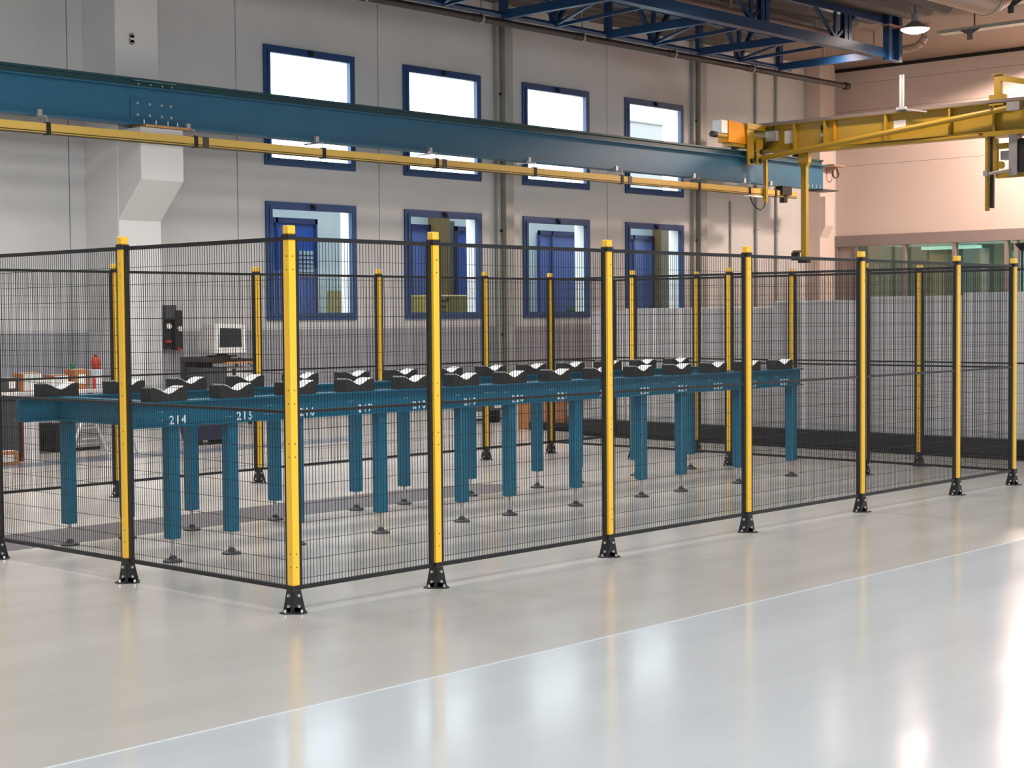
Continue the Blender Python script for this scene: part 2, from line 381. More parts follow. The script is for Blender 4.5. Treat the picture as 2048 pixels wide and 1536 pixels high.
# ================================================================== YARD BEHIND THE WINDOWS
bld = thing('opposite_building', 'low pale blue outbuilding with blue doors seen through the lower windows', 'building', (0, 17, 0))
M_pc = mat('pale_blue_cladding', (206, 222, 224), .6, noise=.08, scale=2)
M_bd = mat('blue_door', (24, 78, 162), .4, noise=.08, scale=2)
M_bd2 = mat('blue_door_faded', (84, 108, 172), .4, noise=.08, scale=2)
M_brn = mat('olive_brown_post', (108, 90, 52), .6, noise=.1)
M_gd = mat('grey_door', (88, 90, 92), .5)
MB().box(10, 30, 0, .3, 0, 4.1).obj('cladding', M_pc, bld)
MB().box(10, 30, -.2, .35, 4.1, 4.2).obj('eaves', M_white, bld)
def door(xa, xb, m, window_=None):
    d = MB().box(xa, xb, -.05, 0, .05, 3.35).obj('door', m, bld)
    fr = MB()
    for q in (xa-.02, xb-.06, (xa+xb)/2-.3): fr.box(q, q+.05, -.08, -.05, .05, 3.4)
    fr.box(xa-.02, xb, -.08, -.05, 3.3, 3.4); fr.obj('door_frame', mat('dark_blue_frame', (16, 40, 92), .5), d)
    if window_:
        a, b, z0, z1 = window_
        MB().box(a, b, -.065, -.05, z0, z1).obj('door_window', mat('frosted_pane', (190, 214, 224), .4), d)
        g = MB()
        for k in range(1, 6): g.box(a+(b-a)*k/6-.008, a+(b-a)*k/6+.008, -.075, -.065, z0, z1)
        for k in range(1, 6): g.box(a, b, -.075, -.065, z0+(z1-z0)*k/6-.008, z0+(z1-z0)*k/6+.008)
        g.obj('glazing_bars', MATS['dark_blue_frame'], d)
door(13.2, 14.6, M_bd, (13.95, 14.5, 2.32, 2.8))
door(20.83, 22.23, M_bd2)
door(17.0, 17.57, M_bd2); door(18.27, 18.9, M_bd)
MB().box(17.57, 17.93, -.25, 0, 0, 4.0).obj('post', M_brn, bld)
MB().box(17.93, 18.26, -.06, 0, 0, 3.5).obj('grey_door', M_gd, bld)
door(23.9, 24.86, M_bd2); MB().box(24.9, 25.2, -.25, 0, 0, 4.0).obj('post', M_brn, bld)
tag(MB().lathe((14.79, 16.6, 0), [(.001, 0), (.2, 0), (.21, .3), (.2, 2.0), (.19, 2.05), (.001, 2.05)], 20).obj('yellow_barrel', mat('olive_yellow', (138, 122, 56), .6), smooth=True),
    'tall olive yellow drum standing outside the leftmost lower window', 'drum')
cr = thing('yellow_crate_stack', 'long yellow container with dark stencil marks outside the second lower window', 'container', (17.0, 16.1, 0))
MB().box(-.3, 1.75, 0, .6, 0, 1.98).obj('container_body', mat('olive_yellow2', (158, 142, 70), .6, noise=.05), cr, bevel=.02)
for (a, z) in ((.02, 1.62), (.02, 1.73), (.02, 1.84)): MB().box(a-.2, a+.12, -.01, 0, z, z+.035).obj('stencil_bar', M_dark, cr)
for (a, z) in ((.2, 1.88), (1.25, 1.84), (1.3, 1.66), (1.62, 1.72)):
    MB().prism([(a, z-.05), (a+.05, z), (a, z+.05), (a-.05, z)], 'y', -.01, 0).obj('stencil_diamond', M_dark, cr)
sh = tag(MB().lathe((21.4, 16.4, 1.3), [(.001, 0), (.18, .02), (.24, .2), (.2, .38), (.08, .46), (.001, .47)], 12).obj('clipped_bush', mat('bush_green', (40, 58, 40), .9, noise=.4, scale=20)),
    'small dark bush outside the third lower window', 'bush')
MB().lathe((0, 0, 0), [(.001, 0), (.16, 0), (.2, 1.3), (.001, 1.3)], 12).obj('planter', M_dgrey, sh).location = (21.4, 16.4, 0)
fb = thing('far_building', 'pale grey building corner seen in the rightmost upper window', 'building', (40.0, 30, 0))
MB().box(-.3, 2.2, 0, .5, 0, 8.45).obj('wall_block', mat('far_grey', (118, 118, 116), .8), fb)
MB().box(-.35, 2.25, -.05, .55, 8.45, 8.5).obj('parapet', mat('far_grey2', (100, 100, 100), .8), fb)
struct(MB().box(5, 60, 14.4, 45, -.25, -.05).obj('yard_ground', mat('asphalt', (70, 70, 72), .9, noise=.2)))

# ================================================================== FENCES
PW = .045
def clampmesh():
    return MB().box(-PW/2-.006, PW/2+.006, -PW/2-.006, PW/2+.006, 0, .03)
ME_post = MB().box(-PW/2, PW/2, -PW/2, PW/2, .012, 1.985).mesh('post', M_yel)
ME_cap = MB().box(-PW/2-.002, PW/2+.002, -PW/2-.002, PW/2+.002, 1.985, 2.03).mesh('post_cap', M_yel, bevel=.004)
ME_cl1 = MB().box(-PW/2-.006, PW/2+.006, -PW/2-.006, PW/2+.006, 1.955, 1.984).mesh('clamp', M_blk)
ME_cl2 = MB().box(-PW/2-.006, PW/2+.006, -PW/2-.006, PW/2+.006, .12, .145).mesh('clamp', M_blk)
h = PW/2
fm = MB()
tz = [(-.05, .004), (.055, .004), (h+.003, .118), (-h-.003, .118), (-h-.003, .06)]
fm.prism(tz, 'y', -h-.006, -h-.001)
fm.prism([(-.035, .004), (.055, .004), (h+.003, .118), (-h-.003, .118), (-h-.003, .06)], 'x', -h-.006, -h-.001)
fm.prism([(-.02, -h-.052), (.03, -h-.052), (.045, -h-.03), (.055, -h), (-.05, -h), (-.04, -h-.03)], 'z', 0, .006)
fm.prism([(-h-.052, -.02), (-h-.03, -.04), (-h, -.035), (-h, .055), (-h-.03, .045), (-h-.052, .03)], 'z', 0, .0062)
fm.prism([(h, -.03), (h+.05, -.015), (h+.05, .015), (h, .03)], 'z', 0, .005)
fm.box(-h-.006, h+.002, -h-.006, h+.002, 0, .03)
ME_foot = fm.mesh('foot_bracket', M_blk)
bo = MB()
for z in (.035, .092): bo.cyl((.006, -h-.006, z), (.006, -h-.015, z), .0085, 8).cyl((-h-.006, .004, z), (-h-.015, .004, z), .0085, 8)
for (a, b) in ((.005, -h-.034), (-h-.034, .005), (h+.03, 0)): bo.cyl((a, b, .005), (a, b, .02), .0075, 8)
ME_bolts = bo.mesh('foot_bolts', M_bolt)
hole = MB()
for z in (.33, .40, .95, 1.02, 1.09, 1.16, 1.80, 1.87, .25, .19):
    if z in (.33, .40, 1.09, 1.16): continue
for z in (.24, .31, .82, .89, 1.10, 1.17, 1.80, 1.87):
    hole.cyl((.004, -h-.0006, z), (.004, -h+.002, z), .004, 8).cyl((-h-.0006, -.004, z), (-h+.002, -.004, z), .004, 8)
ME_holes = hole.mesh('screw_holes', M_dark)
def add_post(run, x, y, name='post'):
    p = inst(ME_post, 'post', run, (x, y, 0))
    for me, nm in ((ME_cap, 'post_cap'), (ME_cl1, 'clamp'), (ME_cl2, 'clamp'), (ME_foot, 'foot_bracket'), (ME_bolts, 'foot_bolts'), (ME_holes, 'screw_holes')):
        o_ = inst(me, nm, p)
        if nm in ('foot_bolts', 'screw_holes'): o_['kind'] = 'stuff'
    return p
PM = {}
def panel_meshes(L):
    k = round(L, 3)
    if k in PM: return PM[k]
    ZB, ZM, ZT, R = .118, 1.056, 1.972, .022
    f = MB()
    f.box(0, L, -.011, .011, ZB, ZB+R).box(0, L, -.011, .011, ZT-R, ZT).box(R, L-R, -.009, .009, ZM-.008, ZM+.008)
    f.box(0, R, -.011, .011, ZB+R, ZT-R).box(L-R, L, -.011, .011, ZB+R, ZT-R)
    g = MB()
    n = int(round((L-2*R)/.022)); r = .00118
    for i in range(1, n):
        x = R + (L-2*R)*i/n; g.box(x-r, x+r, -r, r, ZB+R, ZT-R)
    z = ZB+.056
    while z < ZT-.03:
        if abs(z-ZM) > .02: g.box(R, L-R, -r-.003, -r, z-r, z+r)
        z += .0985
    PM[k] = (f.mesh('panel_frame', M_blk), g.mesh('wire_mesh', M_wire)); return PM[k]
def add_panel(run, p, q):
    p, q = Vector(p), Vector(q); d = (q-p); L = d.length - PW - .012; a = math.atan2(d.y, d.x)
    s = p + d.normalized()*(PW/2+.006)
    me = panel_meshes(L)
    fr = inst(me[0], 'panel_frame', run, (s.x, s.y, 0), a)
    inst(me[1], 'wire_mesh', fr, kind='stuff')
def fence(name, label, pts, posts=None):
    run = thing(name, label, 'fence', (0, 0, 0))
    for i, p in enumerate(pts):
        if posts is None or posts[i]: add_post(run, *p)
    for p, q in zip(pts[:-1], pts[1:]): add_panel(run, (p[0], p[1], 0), (q[0], q[1], 0))
    return run
FX = [0, 1.05, 2.60, 4.15, 5.70, 7.25, 8.305]
fence('safety_fence', 'long black mesh fence with yellow posts along the front of the cage, nearest the camera', [(x, 0) for x in FX])
LY = [0, 1.521, 2.99, 4.30, 5.54]
fence('safety_fence', 'black mesh fence with yellow posts closing the left end of the cage', [(0, y) for y in LY], [0, 1, 1, 1, 0])
fence('safety_fence', 'black mesh fence with yellow posts along the back of the cage, behind the blue table', [(x, 5.54) for x in FX] + [(9.41, 5.54)], [1]*7+[0])
EY = [0, 1.52, 3.10, 4.36, 5.54]
fence('safety_fence', 'black mesh fence with yellow posts closing the right end of the cage', [(8.32, y) for y in EY], [0, 1, 1, 1, 0])
fence('safety_fence', 'farthest mesh fence with yellow posts, just in front of the grey partition', [(9.41, y) for y in (5.54, 4.315, 3.05, 1.54, 0, -1.5)], [0, 1, 1, 1, 1, 1])

# ================================================================== TABLE
tb = thing('support_table', 'long petrol blue steel support table on many square legs inside the fence', 'table', (0, 0, 0))
def ibeam_x(x0, x1, yc, z0, z1, wf, tf, tw):
    return MB().box(x0, x1, yc-wf/2, yc+wf/2, z0, z0+tf).box(x0, x1, yc-wf/2, yc+wf/2, z1-tf, z1).box(x0, x1, yc-tw/2, yc+tw/2, z0+tf, z1-tf)
YF, YB = 1.985, 3.18
gf = ibeam_x(.30, 7.86, YF, .868, 1.03, .15, .012, .05).obj('girder', M_tab, tb)
gb = ibeam_x(.27, 7.86, YB, .868, 1.03, .15, .012, .05).obj('girder', M_tab, tb)
MB().box(.52, .53, YF+.08, YB-.08, .88, 1.02).box(.50, .60, YF+.076, YB-.076, .868, .88).box(.50, .60, YF+.076, YB-.076, 1.02, 1.029).obj('cross_beam', M_tab, tb)
for xx in (4.0, 7.7): MB().box(xx-.04, xx+.04, YF+.076, YB-.076, .88, 1.0).obj('cross_beam', M_tab, tb)
LX = [.645, 1.11, 1.665, 2.44, 3.27, 3.80, 4.59, 5.45, 6.01, 6.885, 7.755]
lm_ = MB().box(-.04, .04, -.04, .04, .15, .868).mesh('leg', M_tab, bevel=.004)
rod = MB().cyl((0, 0, .03), (0, 0, .152), .0095, 10).cyl((0, 0, .045), (0, 0, .062), .019, 6).mesh('foot_rod', M_grey, True)
disc = MB().lathe((0, 0, 0), [(.001, 0), (.062, 0), (.063, .010), (.05, .017), (.026, .022), (.022, .036), (.012, .042), (.001, .042)], 20).mesh('foot_disc', M_foot, True)
for yy in (YF, YB):
    for x in LX:
        l = inst(lm_, 'leg', tb, (x, yy, 0)); rf = inst(rod, 'foot_rod', l); inst(disc, 'foot_disc', l)
# bolts and numbers on the front girder
def text(body, loc, size, m, parent, name='painted_number', rot=(PI/2, 0, 0), **k):
    c = D.curves.new(name, 'FONT'); c.body = body; c.size = size; c.extrude = .0006; c.offset = .0012; c.align_x = 'CENTER'; c.align_y = 'CENTER'
    c.space_character = 1.25; c.materials.append(m)
    tmp = D.objects.new(name, c); me = D.meshes.new_from_object(tmp); D.objects.remove(tmp)
    o = D.objects.new(name, me); COL.objects.link(o); o.location = loc; o.rotation_euler = rot; o.parent = parent
    for a, b in k.items(): o[a] = b
    return o
wy = YF-.025
bm_ = MB()
for sx in (-.014, .014): bm_.cyl((sx, 0, 0), (sx, -.006, 0), .005, 8).cyl((sx, 0, -.055), (sx, -.006, -.055), .005, 8)
ME_b = bm_.mesh('bolt_group', M_bolt)
for i in range(14):
    x = .682 + .532*i
    text(str(214+i), (x, wy-.001, .905), .075, M_paint, gf)
    inst(ME_b, 'bolt_group', gf, (x-.135, wy, .962), kind='stuff')
for x in (1.42, 3.55, 5.62, 7.2):
    for k in range(2): inst(ME_b, 'bolt_group', gf, (x+.06*k-.03, wy, .965), kind='stuff')

# saddles
prof = [(-.137, 0), (.137, 0), (.14, .083), (.112, .088), (.075, .078), (.034, .054), (0, .044), (-.034, .054), (-.075, .076), (-.112, .088), (-.14, .083)]
ME_sad = MB().prism(prof, 'y', -.056, .056).mesh('saddle_block', M_rub)
lp = [(.112, .0885), (.075, .0785), (.034, .0545), (0, .0445), (-.034, .0545), (-.075, .0765), (-.112, .0885)]
lp2 = [(a, b+.005) for (a, b) in lp[::-1]]
ME_lin = MB().prism(lp+lp2, 'y', -.054, .054).mesh('lining', M_lin)
ME_sb = MB().cyl((-.09, -.056, .03), (-.09, -.06, .03), .005, 8).cyl((.09, -.056, .03), (.09, -.06, .03), .005, 8).mesh('socket_screws', M_dark)
ordn = ['first', 'second', 'third', 'fourth', 'fifth', 'sixth', 'seventh', 'eighth', 'ninth', 'tenth', 'eleventh', 'twelfth', 'thirteenth', 'fourteenth']
for yy, base, row in ((YF-.015, .588, 'front'), (YB-.015, .555, 'back')):
    for i in range(14):
        t = thing('support_block', 'black V-shaped rubber support block with pale lining, %s from the left on the %s girder' % (ordn[i], row), 'support block',
                  (base + .5345*i, yy, 1.0305), 0, 'support blocks on the %s girder' % row)
        inst(ME_sad, 'saddle_block', t); inst(ME_lin, 'lining', t); inst(ME_sb, 'socket_screws', t)

# ================================================================== CRANE RUNWAY
rw = thing('crane_runway_beam', 'long dark blue crane runway beam crossing in front of the windows on corbels', 'beam', (.09, 12.78, .028))
XB0, XB1 = -11.9, 25.45
MB().box(XB0, XB1, -.125, .125, 4.232, 4.25).box(XB0, XB1, -.125, .125, 4.742, 4.76).box(XB0, XB1, -.006, .006, 4.25, 4.742).obj('girder', M_beam, rw)
MB().box(XB0, XB1-.05, -.07, .07, 4.76, 4.775).box(XB0, XB1-.05, -.014, .014, 4.775, 4.85).box(XB0, XB1-.05, -.05, .05, 4.85, 4.885).obj('crane_rail', M_rail, rw)
MB().box(7.60, 8.38, -.022, -.006, 4.33, 4.60).obj('splice_plate', M_beam, rw)
MB().box(7.62, 8.32, -.082, -.05, 4.835, 4.85).obj('rail_splice', mat('pale_teal', (70, 120, 124), .5), rw)
for x in (7.70, 7.90, 8.10, 8.26):
    for z in (4.375, 4.535): MB().cyl((x, -.022, z), (x, -.045, z), .019, 10).obj('bolt', M_bolt, rw)
    MB().cyl((x+.07, -.085, 4.25), (x+.07, -.085, 4.31), .012, 8).obj('bolt', M_bolt, rw)
    MB().cyl((x, -.05, 4.80), (x, -.075, 4.80), .014, 8).obj('bolt', M_bolt, rw)
MB().box(7.72, 8.5, -.2, .13, 4.201, 4.232).obj('bearing_plate', mat('tan_primer', (190, 140, 84), .6), rw)
MB().box(25.6, 26.32, -.2, .13, 4.201, 4.232).obj('bearing_plate', MATS['tan_primer'], rw) if False else None
MB().box(25.1, 25.75, -.22, .2, 4.205, 4.232).obj('bearing_plate', M_dgrey, rw)
for x in (24.75, 24.9, 25.05, 25.2): MB().cyl((x, -.085, 4.25), (x, -.085, 4.33), .012, 8).obj('bolt', M_bolt, rw)
MB().box(24.4, 24.75, -.10, .10, 4.885, 5.09).obj('end_stop', M_dark, rw)
# conductor rail
cr_ = thing('conductor_rail', 'thin yellow conductor rail hung from brackets along the underside of the blue beam', 'rail', (.1, 12.58, .025))
clips = [-8.3, -5.9, -3.5, -1.1, 1.3, 3.76, 6.16, 8.53, 10.92, 13.35, 15.76, 18.17, 20.58, 22.30, 23.26]
MB().box(-11.9, 24.05, -.035, .035, 3.985, 4.115).obj('rail_body', M_rail_y, cr_)
MB().box(-11.9, 24.05, -.043, -.035, 4.0, 4.012).box(-11.9, 24.05, -.039, .03, 3.972, 3.985).obj('rail_lip', mat('rail_lip_dark', (70, 60, 30), .6), cr_)
for x in clips:
    c = MB().box(x-.03, x+.03, -.05, .05, 3.965, 4.13).obj('clip', M_dark, cr_)
    MB().bar((x-.08, .32, 4.20), (x-.08, -.10, 4.20), .04, .02).cyl((x, 0, 4.12), (x, 0, 4.20), .008, 6).obj('bracket_arm', M_grey, c)
    MB().box(x-.11, x-.05, .02, .07, 4.21, 4.30).obj('beam_clamp', M_bolt, c)
for x in (8.70, 13.52, 18.40): MB().box(x-.05, x+.05, -.045, .045, 3.975, 4.125).obj('joint_cover', M_dgrey, cr_)

# ================================================================== CRANE BRIDGE
XB = 22.86
bg_ = thing('crane_bridge', 'yellow overhead crane bridge riding on the blue beam at upper right', 'crane', (XB+.27, 12.79, .033))
bg_['kind'] = 'thing'
yl, yr = .28, -13.5      # along Y from the runway outward
MB().box(-.12, .12, yr, yl, 4.87, 4.885).box(-.12, .12, yr, yl, 5.395, 5.41).box(-.006, .006, yr, yl, 4.885, 5.395).obj('main_girder', M_cr, bg_)
MB().box(-.13, -.05, yr, yl-.02, 5.411, 5.47).obj('cable_tray', mat('tray_grey', (112, 104, 98), .5), bg_)
MB().box(-.14, .14, -5.0, -1.0, 4.80, 4.86).obj('lower_chord', M_cr, bg_, bevel=.015)
for y in (-.9, -1.62, -3.0, -4.37, -5.27, -6.6): MB().box(-.11, -.006, y-.02, y+.02, 4.885, 5.395).obj('stiffener', M_cr, bg_)
MB().box(-.05, -.02, -1.85, -1.80, 5.0, 5.38).obj('stiffener', M_or, bg_)
MB().cyl((-.28, -.15, 4.72), (-.2, -5.63, 5.28), .055, 16).obj('diagonal_tube', M_cr, bg_, True)
MB().cyl((-.28, -.15, 4.72), (-.28, .02, 4.705), .075, 16).obj('tube_lug', M_cr, bg_, True)
MB().cyl((-.2, -5.28, 5.255), (-.2, -5.33, 5.26), .06, 14).obj('tube_collar', M_dark, bg_, True)
MB().box(-.26, -.14, -5.85, -5.6, 5.22, 5.38).obj('tube_clevis', M_grey, bg_)
# end truck with hanging plates, drive and buffer
MB().box(-1.15, 1.0, -.13, .13, 4.93, 5.18).obj('end_truck', M_cr, bg_)
for x in (-.9, .8): MB().cyl((x, -.05, 4.98), (x, .05, 4.98), .10, 18).obj('wheel', M_dgrey, bg_, True)
MB().prism([(-.72, 4.61), (-.70, 4.58), (-.52, 4.58), (-.50, 4.61), (-.50, 5.42), (-.76, 5.42)], 'y', -.20, -.17).obj('hanging_plate', M_cr, bg_)
MB().prism([(-.44, 4.63), (-.42, 4.60), (-.28, 4.60), (-.26, 4.63), (-.22, 5.10), (-.46, 5.10)], 'y', -.23, -.20).obj('hanging_plate', M_cr, bg_)
MB().box(-.76, -.12, -.22, .2, 5.30, 5.42).obj('truck_cover', M_cr, bg_)
for x, z in ((-.6, 4.66), (-.34, 4.68), (-.3, 4.86)): MB().cyl((x, -.25, z), (x, -.16, z), .05, 14).obj('guide_roller', M_dark, bg_, True)
MB().prism([(-1.34, 5.0), (-.66, 5.0), (-.66, 5.36), (-.95, 5.42), (-1.34, 5.44)], 'y', -.16, .1).obj('drive_cover', M_or, bg_)
MB().box(-1.56, -1.34, -.14, .08, 5.17, 5.43).obj('drive_plate', M_white, bg_)
MB().cyl((-1.72, -.1, 5.12), (-1.34, -.1, 5.12), .05, 14).obj('buffer_tube', M_cr, bg_, True)
MB().cyl((-1.84, -.1, 5.13), (-1.70, -.1, 5.125), .06, 14).obj('buffer', M_dark, bg_, True)
# boxes and notices on the web
jb = MB().box(-.13, -.03, -.50, -.22, 5.08, 5.30).obj('junction_box', M_grey, bg_, bevel=.01)
MB().tube([(-.1, -.3, 5.3), (-.12, -.28, 5.38), (-.1, -.25, 5.43)], .008).tube([(-.1, -.4, 5.3), (-.12, -.42, 5.38), (-.1, -.45, 5.44)], .008).tube([(-.1, -.3, 5.08), (-.14, -.2, 4.96), (-.16, -.1, 4.85)], .012).tube([(-.1, -.4, 5.08), (-.14, -.3, 4.98), (-.16, -.15, 4.9)], .012).obj('cable', M_dark, jb)
MB().box(-.02, -.008, -.88, -.62, 5.02, 5.28).obj('notice', M_white, bg_)
MB().box(-.02, -.008, -3.40, -3.14, 5.05, 5.27).obj('notice', M_white, bg_)
MB().box(-.04, -.008, -1.58, -1.50, 5.22, 5.32).obj('switch', M_dark, bg_); MB().cyl((-.1, -1.56, 5.12), (-.01, -1.56, 5.12), .03, 10).obj('limit_roller', M_grey, bg_, True)
# grey antenna bracket
MB().box(-.20, -.17, -3.45, -3.40, 5.46, 6.12).box(-.20, -.17, -3.38, -3.36, 5.46, 6.12).box(-.22, -.15, -3.5, -3.3, 5.45, 5.50).bar((-.18, -3.4, 5.47), (-.18, -3.95, 5.36), .03, .03).obj('upright_bracket', M_grey, bg_)
# portal frame above
MB().box(-.09, .0, -5.40, -5.27, 5.40, 5.93).obj('frame_post', M_cr, bg_); MB().box(-.12, .04, -5.47, -5.18, 5.36, 5.56).obj('frame_shoe', M_cr, bg_)
MB().box(-.14, .05, -5.45, -5.24, 5.925, 5.94).bar((-.05, -5.33, 5.88), (-.05, -6.6, 5.56), .09, .10).obj('frame_top', M_cr, bg_)
# hanging arms
MB().box(-.265, -.20, -.335, -.265, 3.82, 4.70).obj('collector_arm', M_cr, bg_)
MB().tube([(-.23, -.3, 3.83), (-.30, -.3, 3.72), (-.42, -.3, 3.66), (-.58, -.3, 3.70), (-.70, -.29, 3.80), (-.75, -.27, 3.93)], .014).obj('collector_cable', M_dark, bg_)
MB().box(-.80, -.30, -.27, -.17, 3.925, 3.96).obj('collector_shoe', M_white, bg_)
MB().box(-.06, .04, -1.16, -1.04, 2.68, 4.80).prism([(-1.22, 4.80), (-1.22, 4.60), (-1.16, 4.50), (-1.04, 4.50), (-.98, 4.60), (-.98, 4.80)], 'x', -.07, .05).obj('pendant_arm', M_cr, bg_)
MB().box(-.08, .06, -1.2, -.98, 2.56, 2.68).obj('pendant_foot', M_dark, bg_)
MB().box(-.08, .06, -.94, -.82, 2.62, 2.78).obj('pendant_switch', M_dark, bg_); MB().box(-.06, .04, -1.04, -.84, 2.78, 2.82).obj('pendant_bracket', mat('brown_bracket', (130, 84, 40), .6), bg_)
# collector trolley on the rail
MB().box(.4, .75, -.3, -.12, 4.02, 4.2).box(.52, .64, -.26, -.14, 3.86, 4.1).obj('collector_trolley', M_dark, bg_)

# trolley hanging from the bridge at the right edge
tr = thing('crane_trolley', 'yellow crane hoist trolley with a long hanging bar at the right edge', 'hoist', (XB+.27, 7.63, .033))
MB().box(-.05, .03, .02, .09, 3.42, 4.79).obj('guide_bar', M_cr, tr, bevel=.01)
MB().box(-.02, .05, -.06, .0, 3.47, 4.79).obj('guide_bar_edge', M_dark, tr)
MB().box(-.07, .02, -.16, -.08, 4.10, 4.75).obj('side_plate', M_cr, tr)
MB().box(-.2, .3, -1.4, .05, 4.79, 4.868).obj('carriage', M_cr, tr)
MB().box(-.05, .08, -.9, -.16, 4.56, 4.66).box(-.05, .08, -.9, -.12, 4.02, 4.14).obj('cross_bar', M_cr, tr)
MB().cyl((-.06, -.2, 4.26), (.05, -.2, 4.26), .07, 14).obj('roller', M_cr, tr, True)
MB().box(-.12, .1, -.58, -.42, 4.05, 4.80).obj('grey_post', M_grey, tr)
MB().box(0, .2, -.42, -.2, 4.36, 4.52).obj('motor_box', M_grey, tr); MB().box(-.1, .2, -1.1, -.58, 4.1, 4.72).obj('hoist_drum', M_dark, tr, bevel=.03)
MB().cyl((-.12, -.45, 4.15), (-.12, -.02, 4.10), .03, 10).obj('cylinder', M_grey, tr, True); MB().box(-.16, -.06, -.02, .07, 4.06, 4.16).obj('cylinder_head', M_grey, tr)

# ================================================================== LATTICE TRUSS, PIPE, DUCTS
ls = thing('lattice_truss', 'blue lattice truss hanging under the ceiling in front of the windows', 'truss', (0, 0, 0))
YN, YFR, ZL, ZU = 9.45, 11.82, 6.5, 7.12
XT0, XT1 = 2.0, 22.6
MB().box(XT0, XT1, YN-.09, YN+.09, ZL-.09, ZL-.075).box(XT0, XT1, YN-.09, YN+.09, ZL+.075, ZL+.09).box(XT0, XT1, YN-.09, YN-.075, ZL-.075, ZL+.075).obj('lower_chord', M_truss, ls)
MB().cyl((XT0, YFR, ZL), (XT1+.2, YFR, ZL), .045, 12).obj('lower_chord', M_truss, ls, True)
MB().box(XT0, XT1, YN-.06, YN+.06, ZU-.06, ZU+.06).obj('upper_chord', M_truss, ls)
MB().box(XT0, XT1, YFR-.06, YFR+.06, ZU-.06, ZU+.06).obj('upper_chord', M_truss, ls)
k = -5
while True:
    x = 17.0+2.7*k
    if x > 22.6: break
    if x > XT0:
        MB().box(x-.055, x-.03, YN, YFR, ZL-.07, ZL+.07).box(x+.03, x+.055, YN, YFR, ZL-.07, ZL+.07).box(x-.03, x+.03, YN, YFR, ZL-.07, ZL-.055).obj('cross_beam', M_truss, ls)
        MB().box(x-.06, x+.06, YFR-.05, YFR+.05, ZL, ZU).obj('post', M_truss, ls)
    xm = x+1.3
    if XT0 < xm < 22.4:
        MB().bar((xm, YFR, ZL-.02), (xm-.35, YN, ZL-.02), .055, .055).obj('brace', M_truss, ls)
        MB().bar((xm, YFR, ZL), (xm-1.45, YN, ZL), .045, .045).obj('brace', M_truss, ls)
        for dx in (-.45, 0, .45): MB().bar((xm, YFR, ZL), (xm+dx, YFR, ZU), .09, .05).obj('web_member', M_truss, ls)
        MB().box(xm-.16, xm+.16, YFR-.012, YFR+.012, ZL, ZL+.16).obj('gusset', M_truss, ls)
    if XT0 < xm+.0 < 22:
        for dx in (-.75, 0, .75): MB().bar((xm-.35, YN, ZL+.09), (xm-.35+dx, YN, ZU), .06, .05).obj('web_member', M_truss, ls)
    if XT0 < x+.05 < 21.5: MB().box(x+1.2, x+1.45, YN-.05, YN-.03, ZL+.09, ZU).box(x+1.2, x+1.45, YN+.03, YN+.05, ZL+.09, ZU).box(x+1.31, x+1.34, YN-.05, YN+.05, ZL+.09, ZU).obj('hanger_plate', M_truss, ls)
    k += 1
MB().box(22.3, 22.42, YN-.16, YN-.03, ZL-.12, ZC-.002).box(22.68, 22.80, YN-.16, YN-.03, ZL-.12, ZC-.002).box(22.42, 22.68, YN-.04, YN-.03, ZL-.12, ZC-.002).box(22.3, 22.8, YN-.16, YN-.03, ZL-.14, ZL-.12).obj('end_hanger', M_truss, ls)
MB().box(22.28, 22.82, YN-.18, YN-.02, ZL+.5, ZL+.54).obj('hanger_band', mat('copper_band', (150, 110, 90), .5), ls)

pp = thing('drain_pipe', 'dark suspended pipe running under the truss past the tops of the wall columns', 'pipe', (0, 12.0, 6.42))
MB().cyl((-11.9, 0, 0), (25.25, 0, 0), .058, 18).obj('pipe_body', M_pipe, pp, True)
MB().cyl((25.15, 0, 0), (25.30, 0, 0), .078, 18).obj('end_cap', M_dark, pp, True)
for x in (11.3, 13.85, 16.4, 19.05, 21.6): 
    b = MB().cyl((x-.1, 0, 0), (x+.1, 0, 0), .066, 18).obj('coupling', M_pipe, pp, True)
    MB().cyl((x+.09, 0, 0), (x+.12, 0, 0), .076, 18).bar((x+.1, 0, .05), (x+.1, 0, ZC-6.42-.08), .02, .02).obj('hanger_ring', M_galv, b)

d1 = thing('round_duct', 'wide round painted air duct under the ceiling at top right, behind the lamp', 'duct', (0, 0, 0))
MB().cyl((6, 6.2, 6.8), (20.2, 6.2, 6.8), .29, 32).obj('duct_body', M_duct, d1, True)
MB().cyl((20.2, 6.2, 6.8), (20.65, 6.2, 6.9), .27, 32, .2).obj('duct_end', M_duct, d1, True)
for x in (12, 16, 20.1): MB().cyl((x-.02, 6.2, 6.8), (x+.03, 6.2, 6.8), .305, 32).obj('duct_band', M_galv, d1, True)
d2 = thing('round_duct', 'second round duct cut off by the top right corner of the picture', 'duct', (0, 0, 0))
MB().cyl((6, 5.2, 6.85), (21.0, 5.2, 6.85), .24, 28).obj('duct_body', M_duct, d2, True)
MB().cyl((18.6, 5.2, 6.85), (18.65, 5.2, 6.85), .252, 28).obj('duct_band', M_galv, d2, True)
d3 = thing('elbow_duct', 'pale bent pipe turning up into the ceiling below the bright lamp', 'duct', (0, 0, 0))
e = [(24, 12.4, 6.80), (24, 9.75, 6.83)] + [(24, 9.75-.3*math.sin(a), 7.13-.3*math.cos(a)) for a in (PI/8, PI/4, 3*PI/8, PI/2)] + [(24, 9.45, ZC-.002)]
MB().tube(e, .075, 16).obj('duct_body', M_duct, d3, True)
for y in (10.6, 11.8): MB().box(23.98, 24.02, y-.02, y+.02, 6.86, ZC-.002).obj('hanger', M_galv, d3)
d4 = thing('ceiling_pipe', 'long pale pipe hung above the truss along the ceiling', 'pipe', (0, 0, 0))
